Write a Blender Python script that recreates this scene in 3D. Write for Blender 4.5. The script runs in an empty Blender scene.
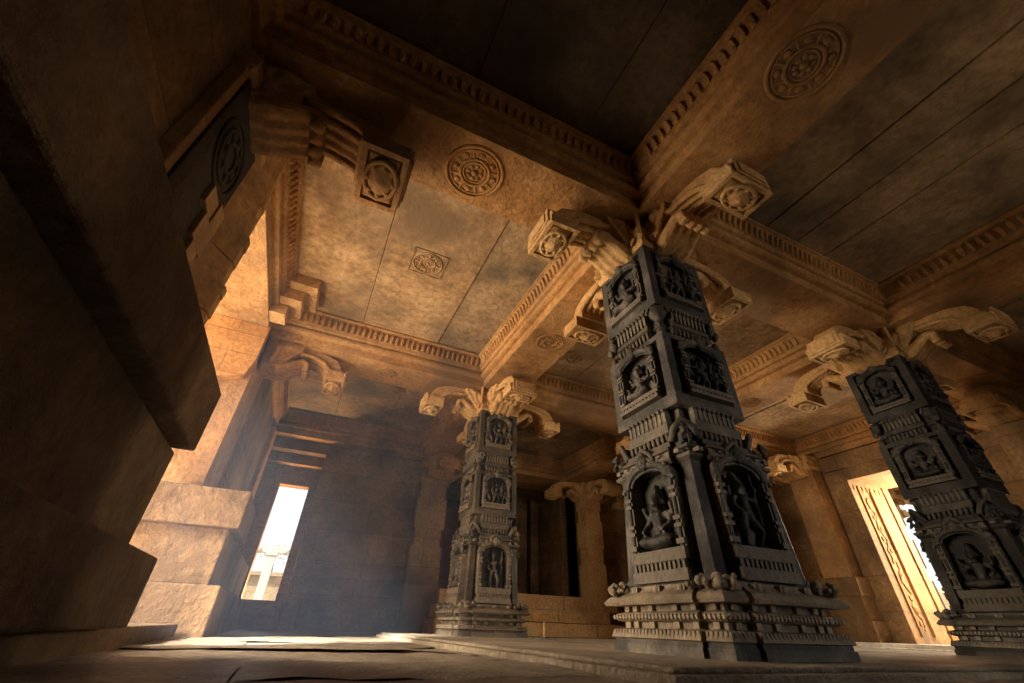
import bpy, bmesh, math, random
from mathutils import Vector, Matrix, noise
R = random.Random(11)
S = 3.0            # metres per design unit (height of the beam soffits above the lens)
ZF = -0.045        # floor level in design units (lens height is the origin)
C = bpy.context.scene.collection
PI = math.pi
X1, X2, Y1, Y2 = .738, 1.94, .665, 1.86      # pillar axes
BX = [-.45, .738, 1.94, 3.13]                # beam axes
BY = [-.55, .645, 1.85, 3.04]

# ------------------------------------------------------------------ materials
def new_mat(name):
    m = bpy.data.materials.new(name); m.use_nodes = True
    nt = m.node_tree; b = nt.nodes['Principled BSDF']
    return m, nt, b
def nd(nt, t, **kw):
    n = nt.nodes.new(t)
    for k, v in kw.items():
        if k in n.inputs: n.inputs[k].default_value = v
        else: setattr(n, k, v)
    return n
def ramp(nt, stops):
    r = nt.nodes.new('ShaderNodeValToRGB'); e = r.color_ramp.elements
    while len(e) < len(stops): e.new(.5)
    for i, (p, c) in enumerate(stops):
        e[i].position = p; e[i].color = (*c, 1)
    return r
def stone(name, dark, mid, light, scale=1.2, rough=.85, bump=.25, fine=18, courses=None, stain=None, spec=.3, wear=None):
    m, nt, b = new_mat(name); L = nt.links.new
    tc = nd(nt, 'ShaderNodeTexCoord'); geo = nd(nt, 'ShaderNodeNewGeometry')
    n1 = nd(nt, 'ShaderNodeTexNoise', Scale=scale, Detail=8.0, Roughness=.62)
    L(geo.outputs['Position'], n1.inputs['Vector'])
    r1 = ramp(nt, [(.3, dark), (.52, mid), (.72, light)])
    L(n1.outputs['Fac'], r1.inputs['Fac'])
    col = r1.outputs['Color']
    n2 = nd(nt, 'ShaderNodeTexNoise', Scale=fine, Detail=6.0, Roughness=.7)
    L(geo.outputs['Position'], n2.inputs['Vector'])
    mx = nd(nt, 'ShaderNodeMix', data_type='RGBA', blend_type='MULTIPLY'); mx.inputs[0].default_value = .75
    r2 = ramp(nt, [(.3, (.40, .37, .34)), (.62, (1.1, 1.09, 1.07))])
    L(n2.outputs['Fac'], r2.inputs['Fac']); L(col, mx.inputs[6]); L(r2.outputs['Color'], mx.inputs[7])
    col = mx.outputs[2]
    if stain:
        n3 = nd(nt, 'ShaderNodeTexNoise', Scale=.9, Detail=5.0, Roughness=.6)
        mp = nd(nt, 'ShaderNodeMapping'); mp.inputs['Location'].default_value = (7, 3, 1)
        L(geo.outputs['Position'], mp.inputs['Vector']); L(mp.outputs[0], n3.inputs['Vector'])
        r3 = ramp(nt, [(.47, (0, 0, 0)), (.66, (1, 1, 1))]); L(n3.outputs['Fac'], r3.inputs['Fac'])
        m3 = nd(nt, 'ShaderNodeMix', data_type='RGBA'); L(r3.outputs['Color'], m3.inputs[0])
        L(col, m3.inputs[6]); m3.inputs[7].default_value = (*stain, 1); col = m3.outputs[2]
    if wear:
        pr = ramp(nt, [(.57, (0, 0, 0)), (.72, (.7, .7, .7))]); L(geo.outputs['Pointiness'], pr.inputs['Fac'])
        wm = nd(nt, 'ShaderNodeMath', operation='MULTIPLY'); L(pr.outputs['Color'], wm.inputs[0]); L(n2.outputs['Fac'], wm.inputs[1])
        m5 = nd(nt, 'ShaderNodeMix', data_type='RGBA'); L(wm.outputs[0], m5.inputs[0]); L(col, m5.inputs[6]); m5.inputs[7].default_value = (*wear, 1); col = m5.outputs[2]
    h = n2.outputs['Fac']
    if courses:
        bw, bh, axis = courses
        sep = nd(nt, 'ShaderNodeSeparateXYZ'); L(geo.outputs['Position'], sep.inputs[0])
        cmb = nd(nt, 'ShaderNodeCombineXYZ')
        add = nd(nt, 'ShaderNodeMath', operation='ADD'); L(sep.outputs['X'], add.inputs[0]); L(sep.outputs['Y'], add.inputs[1])
        src = {'xy': (add.outputs[0], sep.outputs['Z']), 'floor': (sep.outputs['X'], sep.outputs['Y'])}[axis]
        L(src[0], cmb.inputs[0]); L(src[1], cmb.inputs[1])
        br = nd(nt, 'ShaderNodeTexBrick'); br.inputs['Scale'].default_value = 1
        br.inputs['Brick Width'].default_value = bw; br.inputs['Row Height'].default_value = bh
        br.inputs['Mortar Size'].default_value = .008; br.inputs['Mortar Smooth'].default_value = .3
        br.inputs['Color1'].default_value = (1, 1, 1, 1); br.inputs['Color2'].default_value = (.72, .7, .68, 1)
        br.inputs['Mortar'].default_value = (.45, .42, .4, 1)
        L(cmb.outputs[0], br.inputs['Vector'])
        m4 = nd(nt, 'ShaderNodeMix', data_type='RGBA', blend_type='MULTIPLY'); m4.inputs[0].default_value = .8
        L(col, m4.inputs[6]); L(br.outputs['Color'], m4.inputs[7]); col = m4.outputs[2]
        mm = nd(nt, 'ShaderNodeMath', operation='MULTIPLY_ADD'); L(br.outputs['Fac'], mm.inputs[0]); mm.inputs[1].default_value = -.6
        L(h, mm.inputs[2]); h = mm.outputs[0]
    n4 = nd(nt, 'ShaderNodeTexNoise', Scale=fine * .28, Detail=4.0)
    L(geo.outputs['Position'], n4.inputs['Vector'])
    ad = nd(nt, 'ShaderNodeMath', operation='ADD'); L(h, ad.inputs[0]); L(n4.outputs['Fac'], ad.inputs[1])
    bp = nd(nt, 'ShaderNodeBump', Strength=bump, Distance=.06); L(ad.outputs[0], bp.inputs['Height'])
    L(bp.outputs[0], b.inputs['Normal']); L(col, b.inputs['Base Color'])
    b.inputs['Roughness'].default_value = rough; b.inputs['Specular IOR Level'].default_value = spec
    return m
M = {}
M['sand'] = stone('sandstone', (.20, .098, .036), (.44, .235, .09), (.57, .345, .15), bump=.5, stain=(.20, .115, .055))
M['sand_pale'] = stone('pale_sandstone', (.36, .195, .078), (.57, .345, .15), (.66, .44, .21), bump=.55, fine=26)
M['slab'] = stone('ceiling_slab_stone', (.20, .12, .06), (.42, .275, .15), (.55, .385, .225), scale=1.5, bump=.25, fine=12, stain=(.17, .115, .07))
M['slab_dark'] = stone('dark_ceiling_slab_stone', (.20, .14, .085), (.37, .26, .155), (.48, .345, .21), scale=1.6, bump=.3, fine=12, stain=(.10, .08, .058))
M['wall'] = stone('wall_stone', (.17, .10, .047), (.33, .195, .088), (.43, .27, .13), bump=.4, courses=(1.7, .52, 'xy'), stain=(.11, .07, .04))
M['plinth'] = stone('plinth_stone', (.12, .066, .027), (.22, .127, .054), (.31, .19, .09), scale=2.2, bump=.9, fine=12, stain=(.16, .095, .045))
M['brick'] = stone('mortared_block_stone', (.42, .19, .055), (.56, .28, .09), (.62, .34, .13), bump=.4, courses=(.62, .27, 'xy'))
M['black'] = stone('polished_black_stone', (.018, .018, .018), (.05, .048, .046), (.20, .175, .145), scale=3.2, rough=.38, bump=.4, fine=34, spec=.4, wear=(.34, .28, .21))
M['jet'] = stone('jet_black_stone', (.008, .008, .008), (.019, .018, .018), (.075, .068, .058), scale=3.2, rough=.36, bump=.4, fine=34, spec=.3, wear=(.2, .17, .13))
M['grey'] = stone('grey_carved_stone', (.03, .027, .024), (.075, .067, .055), (.20, .168, .13), scale=3.0, rough=.55, bump=.35, fine=34, spec=.45, wear=(.36, .29, .21))
M['brown'] = stone('dusted_warm_lit_stone', (.03, .023, .016), (.075, .056, .036), (.17, .125, .08), scale=3.2, rough=.5, bump=.35, fine=30, spec=.45, wear=(.4, .3, .2))  # dusted stone with the warm light on it mixed into the brown
M['dust'] = stone('dusty_bounce_lit_stone', (.10, .083, .064), (.21, .17, .125), (.33, .26, .18), scale=3.0, rough=.65, bump=.4, fine=30, spec=.35, wear=(.42, .34, .24))  # dusty base stone; its tan also carries the warm floor bounce
M['brown_base'] = stone('brown_base_stone', (.06, .045, .03), (.13, .10, .066), (.23, .175, .115), scale=3.0, rough=.6, bump=.4, fine=30, spec=.35, wear=(.38, .29, .19))  # warm light put into the brown of that pillar's base as well
M['plinth_near'] = stone('shaded_plinth_stone', (.085, .05, .024), (.17, .10, .046), (.26, .16, .08), scale=1.8, bump=1.0, fine=11, stain=(.07, .042, .02))  # copy of the plinth stone with foreground shade darkened into its colour
M['floor'] = stone('floor_slab_stone', (.32, .265, .20), (.50, .42, .315), (.62, .53, .40), scale=2.2, rough=.45, bump=1.0, fine=26, stain=(.20, .155, .115))
M['outside'] = stone('sunlit_stone', (.50, .36, .20), (.64, .48, .29), (.74, .60, .40), bump=.4, courses=(1.1, .42, 'xy'))
M['white'] = stone('sunlit_white_stone', (.62, .58, .5), (.74, .71, .64), (.8, .78, .72), bump=.3)  # sunlight's whiteness put into the stone colour, for courtyard pillar and doorstep
M['leaf'] = stone('foliage', (.30, .32, .22), (.42, .44, .32), (.55, .56, .44), scale=6)
M['wood'] = stone('red_brown_wood', (.07, .02, .012), (.12, .035, .02), (.16, .05, .03), scale=4)
M['bay_dark'] = stone('darkest_ceiling_stone', (.05, .036, .024), (.10, .07, .045), (.15, .105, .07), scale=1.6, bump=.35, fine=12, stain=(.03, .022, .016))  # much darker ceiling stone for the bay over the camera
M['near_black'] = stone('near_black_stone', (.018, .012, .007), (.034, .022, .013), (.055, .037, .022), bump=.4)  # near-black stone for the carved panel, roof cover and door frame
M['earth'] = stone('sandy_ground', (.40, .30, .18), (.5, .38, .24), (.58, .45, .3), scale=1)

# ------------------------------------------------------------------ mesh building
VAR = {}
class MB:
    def __init__(self): self.v = []; self.f = []; self.sm = []
    def add(self, vs, fs, smooth=False, mat=None):
        o = len(self.v)
        for p in vs:
            p = Vector(p)
            self.v.append(mat @ p if mat else p)
        for f in fs: self.f.append(tuple(i + o for i in f)); self.sm.append(smooth)
    def box(self, x0, x1, y0, y1, z0, z1, mat=None, taper=0):
        t = taper
        self.add([(x0, y0, z0), (x1, y0, z0), (x1, y1, z0), (x0, y1, z0), (x0 + t, y0 + t, z1), (x1 - t, y0 + t, z1), (x1 - t, y1 - t, z1), (x0 + t, y1 - t, z1)],
                 [(3, 2, 1, 0), (4, 5, 6, 7), (0, 1, 5, 4), (1, 2, 6, 5), (2, 3, 7, 6), (3, 0, 4, 7)], mat=mat)
    def loft(self, rings, mat=None, cap=True, smooth=False):
        n = len(rings[0]); vs = [p for r in rings for p in r]; fs = []
        for i in range(len(rings) - 1):
            for j in range(n):
                k = (j + 1) % n
                fs.append((i * n + j, i * n + k, (i + 1) * n + k, (i + 1) * n + j))
        self.add(vs, fs, smooth, mat)
        if cap:
            self.add(rings[0], [tuple(range(n))[::-1]], False, mat); self.add(rings[-1], [tuple(range(n))], False, mat)
    def prism(self, poly, axis, a0, a1, mat=None):
        """poly in (p,q): axis 'y' -> (x,z), 'x' -> (y,z), 'z' -> (x,y)"""
        def P(p, q, a): return {'y': (p, a, q), 'x': (a, p, q), 'z': (p, q, a)}[axis]
        self.loft([[P(p, q, a0) for p, q in poly], [P(p, q, a1) for p, q in poly]], mat)
    def tube(self, pts, rad, n=8, mat=None, cap=True):
        pts = [Vector(p) for p in pts]; rings = []
        if not isinstance(rad, (list, tuple)): rad = [rad] * len(pts)
        up = None
        for i, p in enumerate(pts):
            d = (pts[min(i + 1, len(pts) - 1)] - pts[max(i - 1, 0)])
            d = d.normalized() if d.length > 1e-9 else Vector((0, 0, 1))
            if up is None: up = Vector((0, 1, 0)) if abs(d.y) < .9 else Vector((1, 0, 0))
            a = d.cross(up).normalized(); b = a.cross(d); up = b
            rings.append([p + (a * math.cos(2 * PI * k / n) + b * math.sin(2 * PI * k / n)) * rad[i] for k in range(n)])
        self.loft(rings, mat, cap, True)
    def ball(self, c, r, seg=10, rng=6, mat=None):
        if not isinstance(r, (list, tuple)): r = (r, r, r)
        vs = [(c[0], c[1], c[2] - r[2])]; fs = []
        for i in range(1, rng):
            t = PI * i / rng - PI / 2
            for k in range(seg):
                a = 2 * PI * k / seg
                vs.append((c[0] + r[0] * math.cos(t) * math.cos(a), c[1] + r[1] * math.cos(t) * math.sin(a), c[2] + r[2] * math.sin(t)))
        vs.append((c[0], c[1], c[2] + r[2])); top = len(vs) - 1
        for k in range(seg):
            fs.append((0, 1 + (k + 1) % seg, 1 + k))
            fs.append((top, top - seg + k, top - seg + (k + 1) % seg))
        for i in range(rng - 2):
            for k in range(seg):
                a, b = 1 + i * seg + k, 1 + i * seg + (k + 1) % seg
                fs.append((a, b, b + seg, a + seg))
        self.add(vs, fs, True, mat)
    def mesh(self, name):
        me = bpy.data.meshes.new(name)
        me.from_pydata([tuple(p * S) for p in self.v], [], self.f); me.update()
        for p, s in zip(me.polygons, self.sm): p.use_smooth = s
        bm = bmesh.new(); bm.from_mesh(me); bmesh.ops.recalc_face_normals(bm, faces=bm.faces); bm.to_mesh(me); bm.free()
        return me
    def build(self, name, mat, parent=None, loc=(0, 0, 0), rz=0, bevel=0):
        return link(name, self.mesh(name), mat, parent, loc, rz, bevel)
def link(name, me, mat, parent=None, loc=(0, 0, 0), rz=0, bevel=0):
    if mat is not None:
        if not me.materials: me.materials.append(mat)
        elif me.materials[0] != mat:
            key = (me.name, mat.name)
            if key not in VAR: VAR[key] = me.copy(); VAR[key].materials[0] = mat
            me = VAR[key]
    o = bpy.data.objects.new(name, me); C.objects.link(o)
    if parent is None: o.location = (loc[0] * S, loc[1] * S, (loc[2] - ZF) * S)
    else: o.parent = parent; o.location = (loc[0] * S, loc[1] * S, loc[2] * S)
    o.rotation_euler = (0, 0, rz)
    if bevel:
        b = o.modifiers.new('bevel', 'BEVEL'); b.width = bevel; b.segments = 2; b.limit_method = 'ANGLE'; b.angle_limit = math.radians(40)
    return o
def sculpt(mb, name, voxel, smooth=2):
    """fuse overlapping pieces into one continuous carved surface"""
    me = mb.mesh(name + '_raw'); o = bpy.data.objects.new('tmp', me); C.objects.link(o)
    r = o.modifiers.new('r', 'REMESH'); r.mode = 'VOXEL'; r.voxel_size = voxel; r.use_smooth_shade = True
    if smooth:
        s = o.modifiers.new('s', 'SMOOTH'); s.iterations = smooth; s.factor = .5
    dg = bpy.context.evaluated_depsgraph_get(); ev = o.evaluated_get(dg)
    out = bpy.data.meshes.new_from_object(ev); out.name = name
    bpy.data.objects.remove(o); bpy.data.meshes.remove(me)
    for p in out.polygons: p.use_smooth = True
    return out
def tag(o, label, cat, group=None, kind='thing'):
    o['label'] = label; o['category'] = cat; o['kind'] = kind
    if group: o['group'] = group
    return o
def struct(o): o['kind'] = 'structure'; return o
def thing(name, label, cat, loc, rz=0, group=None):
    o = bpy.data.objects.new(name, None); C.objects.link(o)
    o.location = (loc[0] * S, loc[1] * S, (loc[2] - ZF) * S); o.rotation_euler = (0, 0, rz)
    o.empty_display_size = .1
    return tag(o, label, cat, group)
def dup(o, parent=None):
    c = o.copy(); C.objects.link(c)
    if parent is not None:
        c.parent = parent; c.matrix_parent_inverse = o.matrix_parent_inverse.copy()
    for ch in list(o.children): dup(ch, c)
    return c

# ------------------------------------------------------------------ carved pillars
def plan(w, v, e, z):
    """square with a slightly projecting centre on every face, counter-clockwise"""
    q = [(-w, -w), (-v, -w), (-v, -w - e), (v, -w - e), (v, -w), ]
    out = []
    for k in range(4):
        a = k * PI / 2; c, s = round(math.cos(a)), round(math.sin(a))
        out += [(x * c - y * s, x * s + y * c, z) for x, y in q]
    return out
def rot4(k): return Matrix.Rotation(k * PI / 2, 4, 'Z')

def figure_seated(h):
    m = MB()
    m.ball((0, -.004, h * .12), (h * .36, h * .16, h * .11))
    m.ball((-h * .22, -.01, h * .13), (h * .17, h * .13, h * .09)); m.ball((h * .22, -.01, h * .13), (h * .17, h * .13, h * .09))
    m.tube([(0, 0, h * .14), (0, 0, h * .34), (0, 0, h * .55)], [h * .15, h * .11, h * .16])
    m.tube([(0, 0, h * .55), (0, -.003, h * .68)], [h * .07, h * .06]); m.ball((0, -.005, h * .72), (h * .095, h * .1, h * .11))
    m.tube([(0, 0, h * .78), (0, 0, h * .9), (0, 0, h)], [h * .1, h * .075, h * .03])
    for s in (-1, 1):
        m.tube([(s * h * .17, 0, h * .54), (s * h * .27, -.004, h * .38), (s * h * .2, -.02, h * .25)], [h * .06, h * .052, h * .045])
        m.tube([(s * h * .16, 0, h * .54), (s * h * .3, 0, h * .52), (s * h * .31, -.004, h * .68)], [h * .05, h * .042, h * .05])
        m.ball((s * h * .12, 0, h * .71), (h * .03, h * .04, h * .05))
    return m
def figure_standing(h, lean=1, arm=1):
    m = MB(); l = lean
    m.tube([(-l * h * .09, 0, 0), (-l * h * .1, -.004, h * .2), (-l * h * .05, 0, h * .42)], [h * .035, h * .05, h * .075])
    m.tube([(l * h * .16, 0, 0), (l * h * .13, -.012, h * .2), (l * h * .05, 0, h * .42)], [h * .035, h * .05, h * .075])
    for x in (-l * h * .09, l * h * .16): m.ball((x, -h * .03, h * .015), (h * .03, h * .07, h * .022))
    m.tube([(0, 0, h * .4), (l * h * .02, 0, h * .52), (-l * h * .015, 0, h * .66)], [h * .105, h * .075, h * .115])
    m.tube([(-l * h * .015, 0, h * .68), (-l * h * .02, 0, h * .78)], [h * .045, h * .04]); m.ball((-l * h * .02, -.004, h * .81), (h * .062, h * .065, h * .075))
    m.tube([(-l * h * .02, 0, h * .85), (-l * h * .02, 0, h * .93), (-l * h * .02, 0, h)], [h * .07, h * .05, h * .02])
    m.tube([(arm * h * .12, 0, h * .66), (arm * h * .25, -.006, h * .6), (arm * h * .27, -.01, h * .78)], [h * .045, h * .038, h * .034])
    m.tube([(-arm * h * .12, 0, h * .66), (-arm * h * .2, -.004, h * .52), (-arm * h * .13, -.012, h * .42)], [h * .045, h * .038, h * .034])
    m.tube([(arm * h * .27, -.008, h * .3), (arm * h * .27, -.008, h * .98)], h * .018)
    m.ball((0, -.004, h * .42), (h * .13, h * .08, h * .05))
    return m
def lion(h):
    m = MB()
    m.ball((0, .012, h * .42), (h * .27, h * .42, h * .36)); m.ball((0, -h * .3, h * .78), (h * .24, h * .24, h * .25))
    m.ball((0, -h * .52, h * .68), (h * .13, h * .14, h * .12))
    for s in (-1, 1):
        m.tube([(s * h * .16, -h * .25, h * .5), (s * h * .18, -h * .42, h * .2), (s * h * .18, -h * .5, 0)], [h * .12, h * .09, h * .1])
        m.ball((s * h * .24, h * .1, h * .22), (h * .14, h * .3, h * .24)); m.ball((s * h * .17, -h * .22, h * 1.02), h * .08)
    return m
F_SEAT = sculpt(figure_seated(.125), 'carved_figure', .010)
F_SEATS = sculpt(figure_seated(.085), 'carved_figure', .008)
F_STAND = sculpt(figure_standing(.165, 1, 1), 'carved_figure', .010)
def trio(h):
    m = MB(); t = []
    for k, (dx, hh, l) in enumerate([(-.052, .9, 1), (0, 1, -1), (.05, .88, 1)]):
        g = figure_standing(h * hh, l, 1 if k < 2 else -1)
        m.add(g.v, g.f, True, Matrix.Translation((dx, 0, 0)))
    return m
F_TRIO = sculpt(trio(.115), 'carved_figures', .008)
F_DUO = None
def acro():
    m = MB(); q = random.Random(5)
    m.ball((.126, -.126, .095), (.020, .020, .009)); m.ball((.12, -.12, .104), (.010, .010, .010)); m.ball((.136, -.136, .098), (.008, .008, .009))
    for i in range(16):
        a = -PI / 4 + q.uniform(-.26, .26); r = q.uniform(.160, .192)
        m.ball((r * math.cos(a), r * math.sin(a), .092 + q.uniform(0, .012)), q.uniform(.004, .0075), 8, 5)
    for t in (-1, 1):
        m.tube([(.132 + .012 * t, -.132 + .012 * t, .088), (.138 + .014 * t, -.138 + .014 * t, .098), (.128 + .017 * t, -.128 + .017 * t, .108)], .004, 6)
    return m
ACRO = sculpt(acro(), 'corner_crest', .005, 0)
F_LION = sculpt(lion(.05), 'crouching_lion', .007)
F_LION2 = sculpt(lion(.034), 'crouching_lion', .006)

def panel(w, z0, z1, v, e, kind, ped=.03, dp=.03):
    """relief panel on the -y face at y=-w, projecting by e"""
    m = MB(); y0, y1 = -w - e, -w + dp
    h = z1 - z0
    # stepped pedestal
    m.box(-v, v, y0 - .006, y1, z0, z0 + ped * .35); m.box(-v + .006, v - .006, y0, y1, z0 + ped * .35, z0 + ped * .62); m.box(-v, v, y0 - .004, y1, z0 + ped * .62, z0 + ped)
    n = int(2 * v / .011)
    for i in range(n):
        x = -v + .008 + i * (2 * v - .016) / max(1, n - 1)
        m.box(x - .003, x + .003, y0 - .004, y0 + .004, z0 + ped * .36, z0 + ped * .6)
    # side colonnettes with rings
    pw = v * .2
    for s in (-1, 1):
        a, b = sorted((s * v, s * (v - pw)))
        m.box(a, b, y0 + .003, y1, z0 + ped, z1 - h * .16)
        m.box(a - .002, b + .002, y0 - .003, y1, z0 + ped + h * .02, z0 + ped + h * .06)
        for q in (.38, .44, .62, .68): m.box(a - .0015, b + .0015, y0 - .002, y1, z0 + h * q, z0 + h * (q + .03))
        m.tube([((a + b) / 2, y0 + .002, z0 + ped), ((a + b) / 2, y0 + .002, z1 - h * .2)], pw * .28, 6)
        # makara curl
        c = (s * (v - pw * .55), z1 - h * .16)
        pts = [(c[0] + s * .012 * t * math.cos(PI * 1.5 * t + PI / 2), y0, c[1] + .016 * t * math.sin(PI * 1.5 * t)) for t in [i / 8 for i in range(1, 9)]]
        m.tube(pts, .0055, 6)
        m.ball((c[0], y0 + .002, c[1]), (.013, .009, .013))
    # arch
    av = v - pw * .8
    pts = [(av * math.cos(t), y0 + .001, z1 - h * .19 + h * .15 * math.sin(t)) for t in [PI * i / 12 for i in range(13)]]
    m.tube(pts, .008, 6)
    pts = [(av * .86 * math.cos(t), y0 + .004, z1 - h * .19 + h * .11 * math.sin(t)) for t in [PI * i / 12 for i in range(13)]]
    m.tube(pts, .004, 6)
    for i in range(9):
        t = PI * (i + .5) / 9
        m.ball((av * 1.06 * math.cos(t), y0 + .003, z1 - h * .17 + h * .17 * math.sin(t)), (.007, .007, .008), 6, 4)
    for i in range(12):   # wall above the arch
        t0, t1 = PI * i / 12, PI * (i + 1) / 12
        q = [(av * .93 * math.cos(t), z1 - h * .19 + h * .13 * math.sin(t)) for t in (t0, t1)]
        m.prism([q[1], q[0], (q[0][0], z1 - h * .01), (q[1][0], z1 - h * .01)], 'y', y0 + .004, y1)
    # little crowning face
    m.ball((0, y0 - .002, z1 - h * .01), (.016, .011, .017), 8, 6); m.tube([(-.02, y0, z1 - .004), (0, y0 - .004, z1 + .014), (.02, y0, z1 - .004)], .004, 6)
    fig = {'seat': (F_SEAT, .125), 'seats': (F_SEATS, .085), 'stand': (F_STAND, .165), 'trio': (F_TRIO, .115)}[kind]
    return m, fig[0], (0, -w + dp - .012, z0 + ped), (h * .74 - ped) / fig[1]

def make_pillar(K, KD, KN):
    root = thing('carved_pillar', '', 'pillar', (0, 0, 0))
    W = .14
    # --- base: stack of mouldings
    prof = [(0, .14, .088, .008), (.013, .14, .088, .008), (.013, .137, .087, .008), (.02, .137, .087, .008), (.022, .142, .09, .008), (.034, .138, .088, .008), (.036, .122, .08, .008),
            (.045, .122, .08, .008), (.047, .131, .085, .008), (.053, .139, .089, .008), (.059, .131, .085, .008), (.061, .121, .08, .008), (.070, .121, .08, .008),
            (.071, .146, .093, .008), (.076, .149, .094, .008), (.084, .142, .09, .008), (.092, .128, .084, .008), (.096, .124, .08, .008), (.10, .124, .08, .008)]
    low = MB(); low.loft([plan(w, v, e, z) for z, w, v, e in prof[:4]])
    low.build('base_plinth', K, root)
    up = MB(); up.loft([plan(w, v, e, z) for z, w, v, e in prof[3:]])
    for k in range(4):
        r = rot4(k)
        for i in range(30):       # petals on the lower band, teeth on the roll
            x = -.132 + i * .264 / 29
            yy = (.148 if abs(x) < .088 else .14)
            up.ball((x, -yy + .001, .029), (.0034, .003, .006), 6, 4, mat=r)
            yy = (.145 if abs(x) < .087 else .137)
            up.box(x - .0022, x + .0022, -yy - .002, -yy + .004, .0495, .0565, mat=r)
        for z0, z1 in ((.037, .046), (.062, .0705)):
            for x in (-.105, -.072, -.03, .03, .072, .105):
                yy = .130 if abs(x) < .08 else .122
                up.box(x - .006, x + .006, -yy - .006, -yy + .003, z0, z1, mat=r)
        for x in (-.06, 0, .06):  # horseshoe gables on the eave
            up.box(x - .008, x + .008, -.142, -.12, .09, .099, mat=r); up.ball((x, -.14, .094), (.006, .005, .007), 8, 5, mat=r)
    up.build('base_moulding', KD, root)
    for k in range(4):
        link('corner_crest', ACRO, KD, root, (0, 0, 0), k * PI / 2)
    # --- lower shaft
    d = MB(); d.loft([[(-q, -q, z), (q, -q, z), (q, q, z), (-q, q, z)] for z, q in [(.10, .093), (.306, .088)]])
    d.loft([plan(w, .078, .004, z) for z, w in [(.095, .118), (.112, .114)]])
    for sx in (-1, 1):
        for sy in (-1, 1):   # corner posts
            d.loft([[(sx * a, sy * b, z) for a, b in [(q, q), (q, q - .026), (q - .026, q - .026), (q - .026, q)]] for z, q in [(.11, .112), (.125, .111), (.3, .103), (.308, .103)]])
    d.build('lower_shaft', K, root, bevel=.008)
    for k in range(4):
        m, fm, loc, sc = panel(.103, .105, .325, .071, .022, 'seat' if k in (3, 1) else 'stand', ped=.052, dp=.013)
        p = m.build('relief_panel', K, root, rz=k * PI / 2)
        f = link('carved_figure', fm, K, p, loc); f.scale = (sc * 1.1, 1.4, sc * (1.12 if k % 2 else 1.26))
    # --- entablature and neck
    n = MB()
    n.loft([plan(w, v, e, z) for z, w, v, e in [(.305, .103, .07, .014), (.312, .112, .074, .014), (.318, .112, .074, .014), (.320, .104, .07, .014), (.328, .104, .07, .014), (.330, .11, .073, .014), (.338, .106, .07, .014),
                                                  (.340, .098, .066, .012), (.352, .098, .066, .012), (.354, .09, .06, .012)]])
    n.loft([plan(w, v, e, z) for z, w, v, e in [(.35, .078, .06, .018), (.372, .08, .06, .018), (.374, .086, .064, .018), (.395, .086, .064, .018), (.397, .08, .06, .018), (.43, .078, .058, .02)]])
    for k in range(4):
        r = rot4(k)
        for i in range(9):
            x = -.056 + i * .014
            n.ball((x, -.101, .366), (.0055, .005, .011), 6, 5, mat=r)
            n.box(x - .003, x + .003, -.1, -.09, .399, .428, mat=r)
            n.ball((x, -.1, .427), (.0055, .005, .005), 6, 4, mat=r)
        for i in range(8):
            x = -.09 + i * .0257
            n.box(x - .006, x + .006, -.122, -.1, .319, .327, mat=r)
        n.tube([(-.03, -.118, .30), (-.02, -.122, .335), (0, -.124, .35), (.02, -.122, .335), (.03, -.118, .30)], .006, 6, mat=r)
        n.ball((0, -.12, .325), (.014, .01, .018), 8, 6, mat=r)
        # leaf arch at every corner of the neck
        cr = Matrix.Rotation(k * PI / 2 + PI / 4, 4, 'Z')
        n.tube([(-.026, -.122, .352), (-.018, -.132, .375), (0, -.138, .392), (.018, -.132, .375), (.026, -.122, .352)], .0075, 6, mat=cr)
        n.ball((0, -.122, .364), (.018, .014, .022), 8, 6, mat=cr)
    n.build('neck', KN, root)
    for k in range(4):
        a = k * PI / 2 + PI / 4
        link('crouching_lion', F_LION2, K, root, (.101 * 1.414 * math.cos(a - PI / 2), .101 * 1.414 * math.sin(a - PI / 2), .336), a)
    # --- middle block
    b = MB(); w = .1
    b.loft([[(-q, -q, z), (q, -q, z), (q, q, z), (-q, q, z)] for z, q in [(.428, .083), (.616, .083)]])
    for za, zb in ((0.428, 0.456), (0.602, 0.616)): b.box(-0.1, 0.1, -0.1, 0.1, za, zb)
    for sx in (-1, 1):
        for sy in (-1, 1): b.box(*sorted((sx * 0.1, sx * 0.076)), *sorted((sy * 0.1, sy * 0.076)), 0.455, 0.603)
    b.build('middle_block', K, root, bevel=.006)
    for k in range(4):
        m, fm, loc, sc = panel(w - .001, .456, .604, .064, .010, 'seats' if k in (3, 1) else 'trio', ped=.022, dp=.017)
        p = m.build('relief_panel', K, root, rz=k * PI / 2)
        f = link('carved_figure', fm, K, p, loc); f.scale = (sc * 1.12, 1.35, sc * 1.12)
    # --- upper neck
    n = MB()
    n.loft([plan(w_, v, e, z) for z, w_, v, e in [(.612, .078, .055, .016), (.64, .078, .055, .016), (.642, .086, .06, .016), (.655, .084, .058, .016), (.657, .078, .055, .016), (.69, .08, .056, .018), (.705, .088, .06, .014)]])
    for k in range(4):
        r = rot4(k)
        for i in range(9):
            x = -.052 + i * .013
            n.ball((x, -.097, .63), (.0052, .005, .012), 6, 5, mat=r)
            n.box(x - .003, x + .003, -.1, -.09, .659, .69, mat=r)
            n.ball((x, -.1, .692), (.0055, .006, .006), 6, 4, mat=r)
        cr = Matrix.Rotation(k * PI / 2 + PI / 4, 4, 'Z')
        n.ball((0, -.122, .68), (.022, .016, .024), 8, 6, mat=cr); n.ball((0, -.132, .66), (.012, .01, .014), 8, 6, mat=cr)
        for s in (-1, 1): n.tube([(s * .006, -.13, .69), (s * .02, -.128, .697), (s * .026, -.12, .68)], .005, 6, mat=cr)
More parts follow.
